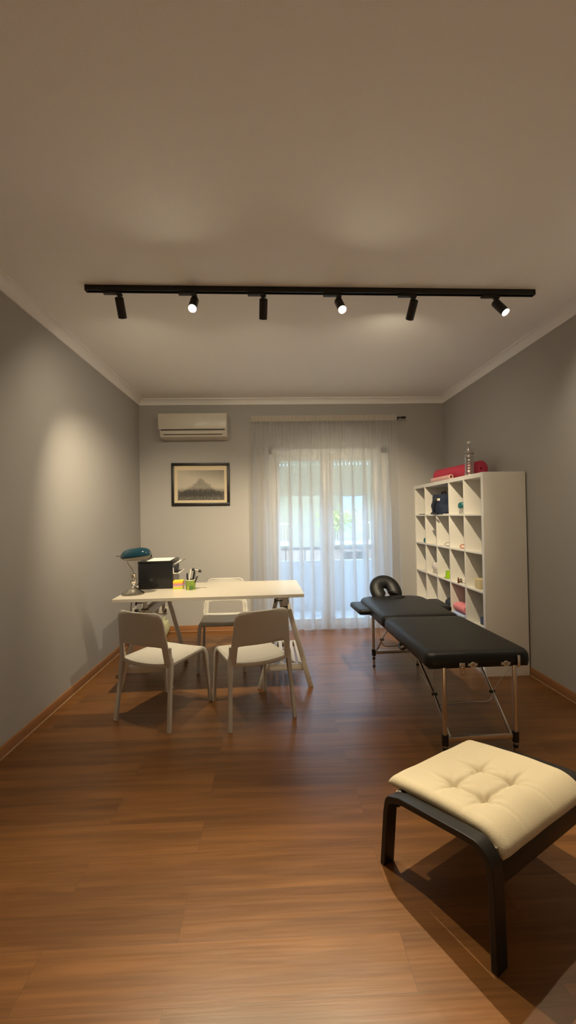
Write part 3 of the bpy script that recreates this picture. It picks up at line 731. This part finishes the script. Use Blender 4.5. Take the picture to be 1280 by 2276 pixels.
lt.build('latch', M['nickel'], mt_)
MB().box((LX + .012, YN - .006, .585), (.016, .012, .07), bev=.003).build('leg_bracket', M['alu'], mt_)
hnd = MB(); hnd.tube(smoothpath([(-.305, -.47, .56), (-.322, -.455, .545), (-.326, -.42, .538), (-.322, -.385, .545), (-.305, -.37, .56)], 5), .010, 10); hnd.build('carry_handle', M['blk'], mt_)

# ------------------------------------------------------------------ footstool
fs = thing('footstool', 'black bentwood footstool with a tufted cream cushion in the near right corner', 'footstool', (.432, 1.722, 0), math.atan2(-.87, .49) + 0)
# local x = s (along the side frame, towards the camera), local y = w (towards the right wall)
def side(w0):
    c = [(.0, 0), (.022, .225)]
    c += [(.030 + .038 * (1 - math.cos(t)), .262 + .038 * math.sin(t)) for t in [R(8 + 12 * k) for k in range(7)]]
    c += [(.10, .315), (.25, .340), (.385, .362)]
    c += [(.420 + .062 * math.sin(t), .305 + .062 * math.cos(t)) for t in [R(8 + 12 * k) for k in range(8)]]
    c += [(.487, .27), (.492, 0)]
    # ribbon of thickness th, width wd in y
    th = .024; m = MB(); V = []
    n = len(c)
    for i, (x, z) in enumerate(c):
        a = c[max(i - 1, 0)]; b = c[min(i + 1, n - 1)]; t = Vector((b[0] - a[0], b[1] - a[1])).normalized(); nn = Vector((-t.y, t.x))
        V.append([m.bm.verts.new((x + nn.x * s * th / 2, w0 + e, z + nn.y * s * th / 2 if 0 < i < n - 1 else z)) for s, e in ((1, 0), (1, .056), (-1, .056), (-1, 0))])
    for A, B in zip(V, V[1:]):
        for k in range(4): m._f([A[k], A[(k + 1) % 4], B[(k + 1) % 4], B[k]])
    m._f(V[0]); m._f(V[-1])
    return m.build('side_frame', M['blkw'], fs, mods=[('BEVEL', dict(width=.003, segments=2, limit_method='ANGLE', angle_limit=R(50)))])
side(0); side(.624)
for x, z, a in ((.045, .275, R(15)), (.478, .285, R(-8))):
    MB().box((x, .34, z), (.020, .58, .070), Matrix.Rotation(a, 4, 'Y'), bev=.004).build('cross_rail', M['blkw'], fs)
sl = MB().grid(lambda a, b: Vector((.03 + .44 * a, .056 + .57 * b, .300 + .055 * a - .012 * math.sin(PI * a))), 9, 3).build('sling', M['cream'], fs, mods=[('SOLIDIFY', dict(thickness=.003))])
TF = [(.195, .215), (.195, .385), (.330, .215), (.330, .395)]
def ctop(x):   # centre line of the cushion: s, z, following the frame then rolling over the front
    if x < .40: return (-.025 + x * 1.06, .306 + .067 * x / .40 + .006 * math.sin(x / .4 * PI) )
    k = (x - .40) / .16; a = k * R(88)
    return (.399 + .094 * math.sin(a), .373 - .088 * (1 - math.cos(a)))
def cush(u, v, sgn):
    x = u * .52; s, z = ctop(x); s2, z2 = ctop(min(x + .004, .524)); t = Vector((s2 - s, z2 - z)) ; t.normalize(); n = Vector((-t.y, t.x))
    edge = min(u, 1 - u) * .52; e2 = min(v, 1 - v) * .56
    full = math.sqrt(max(0, 1 - (1 - min(edge / .034, 1)) ** 2)) * math.sqrt(max(0, 1 - (1 - min(e2 / .034, 1)) ** 2))
    h = .026 * full
    if sgn > 0:
        d = 0; w_ = .065 + .56 * v
        for a, b in TF:
            rr = math.hypot(s - a, w_ - b); d += .017 * math.exp(-(rr / .022) ** 2) + .008 * math.exp(-(rr / .06) ** 2)
        def seg(p, q, dep, wid, ext):
            px, py = q[0] - p[0], q[1] - p[1]; L = math.hypot(px, py); tt = ((s - p[0]) * px + (w_ - p[1]) * py) / L
            bow = .010 * math.sin(PI * max(0, min(1, tt / L)))
            dist = abs(((s - p[0]) * py - (w_ - p[1]) * px) / L - bow); over = max(0, -tt, tt - L)
            return dep * math.exp(-dist / wid) * math.exp(-(over / ext) ** 2)
        for p, q in ((0, 1), (2, 3), (0, 2), (1, 3)): d += seg(TF[p], TF[q], .014, .0075, .085)
        h += .006 * full * math.exp(-(math.hypot(s - .262, w_ - .302) / .06) ** 2)
        h -= d
        h += .0035 * noise.noise(Vector((s * 9, w_ * 9, 2)))
        # puckers radiating from tufts
        for a, b in TF:
            dx, dy = s - a, w_ - b; rr = math.hypot(dx, dy)
            if rr < .1: h += .0022 * math.sin(7 * math.atan2(dy, dx) + a * 40) * math.exp(-((rr - .04) / .03) ** 2)
    else: h = -h * .75
    return Vector((s + n.x * h, .065 + .56 * v, z + n.y * h))
m = MB(); nu = nv = 110
T = [[m.bm.verts.new(cush(i / (nu - 1), j / (nv - 1), 1)) for j in range(nv)] for i in range(nu)]
Bt = [[T[i][j] if i in (0, nu - 1) or j in (0, nv - 1) else m.bm.verts.new(cush(i / (nu - 1), j / (nv - 1), -1)) for j in range(nv)] for i in range(nu)]
for G in (T, Bt):
    for i in range(nu - 1):
        for j in range(nv - 1): m._f([G[i][j], G[i + 1][j], G[i + 1][j + 1], G[i][j + 1]])
cu = m.build('cushion', M['cream'], fs, angle=180)

# ------------------------------------------------------------------ cube shelf
SX, SY_, SA = 1.876, 3.613, -.004
SW, SD, SU = 1.819, .39, 1.766
shf = thing('cube_shelf', 'tall white cube shelving unit against the right wall', 'shelf', (SX, SY_, 0), -SA)
# local y = u (away from camera), local x = depth
th, cell, dv, cu_ = .04, .335, .016, (1.766 - .08 - .064) / 5
MB().box((SD / 2, th / 2, SW / 2), (SD, th, SW), bev=.0015, seg=1).build('side_panel', M['shelf'], shf)
MB().box((SD / 2, SU - th / 2, SW / 2), (SD, th, SW), bev=.0015, seg=1).build('side_panel', M['shelf'], shf)
MB().box((SD / 2, SU / 2, SW - th / 2), (SD, SU - 2 * th, th), bev=.0015, seg=1).build('top_panel', M['shelf'], shf)
MB().box((SD / 2, SU / 2, th / 2), (SD, SU - 2 * th, th), bev=.0015, seg=1).build('bottom_panel', M['shelf'], shf)
for r in range(1, 5):
    MB().box((SD / 2, SU / 2, th + r * (cell + dv) - dv / 2), (SD, SU - 2 * th, dv), bev=.001, seg=1).build('shelf_board', M['shelf'], shf)
for r in range(5):
    for k in range(1, 5):
        if r == 4 and k == 3: continue     # double-width cell in the top row
        MB().box((SD / 2, th + k * (cu_ + dv) - dv / 2, th + r * (cell + dv) + cell / 2), (SD, dv, cell), bev=.001, seg=1).build('divider', M['shelf'], shf)
def cz(r): return th + (4 - r) * (cell + dv)      # floor height of a cell row counted from the top
# on top
def roll(name, a, b, r, hole, mat, label, turns=3):
    a, b = Vector(a), Vector(b); L = (b - a).length; m = MB()
    q = (b - a).normalized().to_track_quat('Z', 'Y').to_matrix()
    m.lathe([(hole, 0.004), (hole + .002, 0), (r - .006, 0), (r, .006), (r, L - .006), (r - .006, L), (hole + .002, L), (hole, L - .004), (hole, .004)], 40, a, q, cap=False)
    o = m.build(name, mat); tag(o, label, 'mat'); return o
ztop = SW + .0005
roll('exercise_mat', (2.085, 4.04, ztop + .078), (1.995, 4.86, ztop + .078), .078, .010, M['pink'], 'thick raspberry pink rolled mat lying on top of the white shelf')
roll('exercise_mat', (1.925, 4.36, ztop + .027), (1.905, 4.84, ztop + .027), .027, .016, M['palepink'], 'thin pale pink roll with a hollow end on top of the white shelf')
bt = thing('water_bottle', 'clear plastic water bottle standing on top of the white shelf', 'bottle', (1.931, 3.97, ztop))
prof = [(.001, .0), (.036, .0), (.042, .008), (.043, .03)]
for k in range(5): prof += [(.043, .04 + k * .026), (.039, .047 + k * .026), (.039, .053 + k * .026), (.043, .060 + k * .026)]
prof += [(.042, .185), (.037, .20), (.042, .212), (.0425, .235), (.039, .262), (.028, .292), (.0145, .310), (.0135, .318)]
MB().lathe(prof, 32).build('bottle_body', M['pet'], bt)
MB().lathe([(.001, .316), (.0155, .316), (.0155, .332), (.001, .333)], 20).build('cap', M['paper'], bt)
MB().lathe([(.0432, .209), (.0436, .210), (.0436, .214), (.0432, .215)], 32, cap=False).build('dark_band', M['dark'], bt)
MB().lathe([(.001, .004), (.035, .006), (.036, .18), (.001, .18)], 24).build('water', M['water'], bt)
# row 0: bag, card, jar, tablet
bg = thing('backpack', 'navy fabric backpack in the double cell of the shelf top row', 'bag', (1.99, 4.665, cz(0) + .001), R(4))
m = MB()
def bagp(a, b):
    th_ = 2 * PI * a; k = b
    rx = .135 * (1 - .25 * k ** 3) ; ry = .150 * (1 - .2 * k ** 3)
    ex = .55; cx_ = math.copysign(abs(math.cos(th_)) ** ex, math.cos(th_)); cy_ = math.copysign(abs(math.sin(th_)) ** ex, math.sin(th_))
    if b < .05: rx *= .93; ry *= .93
    if b > .9: f_ = max(.03, (1 - b) / .1) ** .5; rx *= f_; ry *= f_
    p = Vector((rx * cx_, ry * cy_, .23 * min(1, k / .9 * (1 - .1 * max(0, k - .8)))))
    n_ = noise.noise(p * 14) * .016
    return p + Vector((cx_ * n_, cy_ * n_, 0 if b < .06 else noise.noise(p * 9 + Vector((3, 1, 2))) * .02))
m.grid(bagp, 40, 26, closed_u=True); m._f([v for v in m.bm.verts if v.co.z < 1e-6][:0] or [m.bm.verts.new((0, 0, 0)), m.bm.verts.new((.01, 0, 0)), m.bm.verts.new((0, .01, 0))])
m.build('bag_body', M['denim'], bg, angle=180)
MB().tube(smoothpath([(-.14, -.06, .20), (-.165, -.05, .12), (-.150, .0, .03), (-.155, .05, .012), (-.165, -.06, .010), (-.16, -.12, .012)], 6), [.010] * 31, 8).build('strap', M['blk'], bg)
MB().tube(smoothpath([(-.03, -.05, .225), (-.02, -.02, .255), (-.02, .03, .255), (-.03, .06, .225)], 5), .008, 8).build('grab_handle', M['blk'], bg)
MB().box((-.125, -.08, .165), (.03, .05, .03), bev=.006).build('label_patch', M['paper'], bg)
o = MB().box((0, 0, .004), (.085, .12, .007)).build('white_card', M['paper'], smooth=False); o.location = (1.93, 4.45, cz(0) + .0005); tag(o, 'small white card lying in front of the navy backpack', 'card')
o = MB().box((0, 0, .005), (.20, .25, .009), bev=.002).build('tablet', M['blk']); o.location = (2.0, 5.17, cz(0) + .0005); tag(o, 'flat black slab lying in the far top cell of the shelf', 'tablet')
jr = thing('jar', 'jar with a teal lid in the second top cell of the shelf', 'jar', (1.948, 4.155, cz(0) + .0005))
MB().lathe([(.001, 0), (.038, 0), (.041, .006), (.041, .058), (.034, .066), (.001, .066)], 28).build('jar_body', M['pet'], jr)
MB().lathe([(.001, .064), (.044, .064), (.048, .070), (.048, .100), (.040, .116), (.020, .122), (.001, .123)], 28).build('lid', M['tealp'], jr)
# row 1
o = MB().lathe([(.001, 0), (.024, 0), (.030, .03), (.020, .055), (.001, .06)], 20).build('small_pot', M['tealp']); o.location = (1.935, 5.17, cz(1) + .0005); tag(o, 'small teal pot in the far cell of the second shelf row', 'pot')
m = MB(); m.tube([(.042 * math.cos(a) * (1 if 1 else 1), 0, .021 + .018 * math.sin(a)) for a in [2 * PI * k / 24 for k in range(24)]], .0032, 8, closed=True)
o = m.build('metal_ring', M['nickel']); o.location = (1.935, 4.495, cz(1) + .0005); tag(o, 'oval metal ring standing in the middle cell of the second shelf row', 'ring')
m = MB(); m.tube([(.036 * math.cos(a), 0, .022 + .018 * math.sin(a)) for a in [2 * PI * k / 24 for k in range(24)]], .0045, 8, closed=True); m.ball((.02, 0, .035), .014, (1.3, .8, .8))
o = m.build('exercise_loop', M['orange']); o.location = (1.945, 4.155, cz(1) + .0005); tag(o, 'orange rubber loop in the second shelf row, second cell from the near end', 'loop')
# row 2
bw2 = thing('bowl', 'ceramic bowl standing on edge in the third shelf row', 'bowl', (1.955, 4.84, cz(2) + .0005))
bm_ = MB().lathe([(.001, 0), (.03, 0), (.055, .016), (.072, .045), (.069, .046), (.052, .020), (.028, .006), (.001, .005)], 32, (0, 0, .0)).build('bowl_shell', M['bowl'], bw2, loc=(-.058, 0, .060), rot=(0, R(62), 0))
MB().ball((-.012, -.01, .102), .032, (.8, 1, 1.05), 16, .3, 8).build('white_filling', M['paper'], bw2)
lc = thing('lime_cup', 'lime green plastic cup in the middle cell of the third shelf row', 'cup', (1.942, 4.495, cz(2) + .0005))
MB().lathe([(.001, 0), (.040, 0), (.045, .006), (.043, .078), (.040, .078), (.041, .010), (.001, .008)], 28).build('cup_body', M['lime'], lc)
MB().lathe([(.042, .006), (.060, .004), (.060, .009), (.042, .011)], 28, cap=False).build('cup_base', M['lime'], lc)
o = MB().lathe([(.001, 0), (.010, 0), (.010, .04), (.005, .046), (.005, .058), (.001, .058)], 16).build('dropper_bottle', M['brownglass']); o.location = (1.886, 4.16, cz(2) + .0005); tag(o, 'small amber bottle in the third shelf row beside white tubes', 'bottle')
for k, (yy, zz_) in enumerate(((4.15, .013), (4.18, .013), (4.165, .036))):
    t = thing('cream_tube', ('white tube with dark cap lying lowest and nearest in the third shelf row', 'white tube with dark cap lying lowest and behind in the third shelf row', 'white tube with dark cap lying on top of two others in the third shelf row')[k], 'tube', (1.90, yy, cz(2) + zz_ + .0005), 0, 'white tubes on the third shelf row')
    MB().cyl((.018, 0, 0), (.115, 0, 0), .0125).build('tube_body', M['paper'], t); MB().cyl((.008, 0, 0), (.018, 0, 0), .009).build('cap', M['brownglass'], t)
o = MB().box((0, 0, .047), (.13, .10, .094), bev=.012, seg=3).build('straw_box', M['straw']); o.location = (1.975, 3.83, cz(2) + .0005); tag(o, 'straw coloured box in the nearest cell of the third shelf row', 'box')
# row 3
m = MB(); m.ball((0, 0, .068), .09, (.95, 1.0, .70), 24, .25, 8); o = m.build('dark_pouch', M['blk']); o.location = (1.98, 4.495, cz(3) + .0015); tag(o, 'crumpled black pouch in the middle cell of the fourth shelf row', 'pouch')
def towel(mat, label, z, dx, hgt, wd=.16):
    m = MB(); pr = rrect(.24, hgt, hgt * .45, 5); A = []
    m.prism(pr, -wd, wd * .0 + .08, 'y')
    o = m.build('folded_towel', mat, mods=[('BEVEL', dict(width=.008, segments=2, limit_method='ANGLE'))]); o.location = (1.985 + dx, 4.19, cz(3) + z + hgt / 2 + .001); tag(o, label, 'towel', 'folded towels on the fourth shelf row')
towel(M['bluet'], 'pale blue folded towel under the pink one in the fourth shelf row', 0, 0, .052)
towel(M['pinkt'], 'pink folded towel on the pale blue one in the fourth shelf row', .054, .005, .085)
o = MB().box((0, 0, .035), (.10, .2, .07), bev=.004).build('navy_box', M['navy']); o.location = (2.02, 3.80, cz(3) + .0005); tag(o, 'dark blue box in the nearest cell of the fourth shelf row', 'box')

# ------------------------------------------------------------------ daylight
wd = bpy.data.worlds.new('World'); sc.world = wd; wd.use_nodes = True; nt = wd.node_tree
bgd = nt.nodes['Background']; bgd.inputs[0].default_value = (.42, .68, 1.0, 1); bgd.inputs[1].default_value = 6.6
su = bpy.data.lights.new('sun', 'SUN'); su.energy = 1.2; su.color = (1, .93, .80); su.angle = R(1)
so = bpy.data.objects.new('sun', su); COL.objects.link(so); so.rotation_euler = Vector((.25, -.75, .85)).to_track_quat('Z', 'Y').to_euler()

# ------------------------------------------------------------------ camera
cam = bpy.data.cameras.new('camera'); co = bpy.data.objects.new('camera', cam); COL.objects.link(co)
cam.sensor_fit = 'HORIZONTAL'; cam.sensor_width = 36; cam.lens = 36 * 920.0 / 1280; cam.clip_start = .05; cam.clip_end = 300
fpx, pitch, roll_, yaw, hc = 920.0, .0101, -.0178, .0381, 1.4552
r = Vector((math.cos(yaw), -math.sin(yaw), 0)); dh = Vector((math.sin(yaw), math.cos(yaw), 0)); zv = Vector((0, 0, 1))
F = dh * math.cos(pitch) + zv * math.sin(pitch); U = zv * math.cos(pitch) - dh * math.sin(pitch)
c_, s_ = math.cos(roll_), math.sin(roll_)
Rt = r * c_ + U * s_; Up = U * c_ - r * s_
co.matrix_world = Matrix.Translation((0, 0, hc)) @ Matrix((Rt, Up, -F)).transposed().to_4x4()
sc.camera = co

sc.view_settings.view_transform = 'Standard'; sc.view_settings.look = 'None'; sc.view_settings.gamma = 1; sc.view_settings.use_curve_mapping = False
sc.view_settings.exposure = .56
cy = sc.cycles
cy.max_bounces = 10; cy.diffuse_bounces = 5; cy.transparent_max_bounces = 24; cy.use_denoising = True; cy.sample_clamp_indirect = 6
cy.caustics_reflective = False; cy.caustics_refractive = False
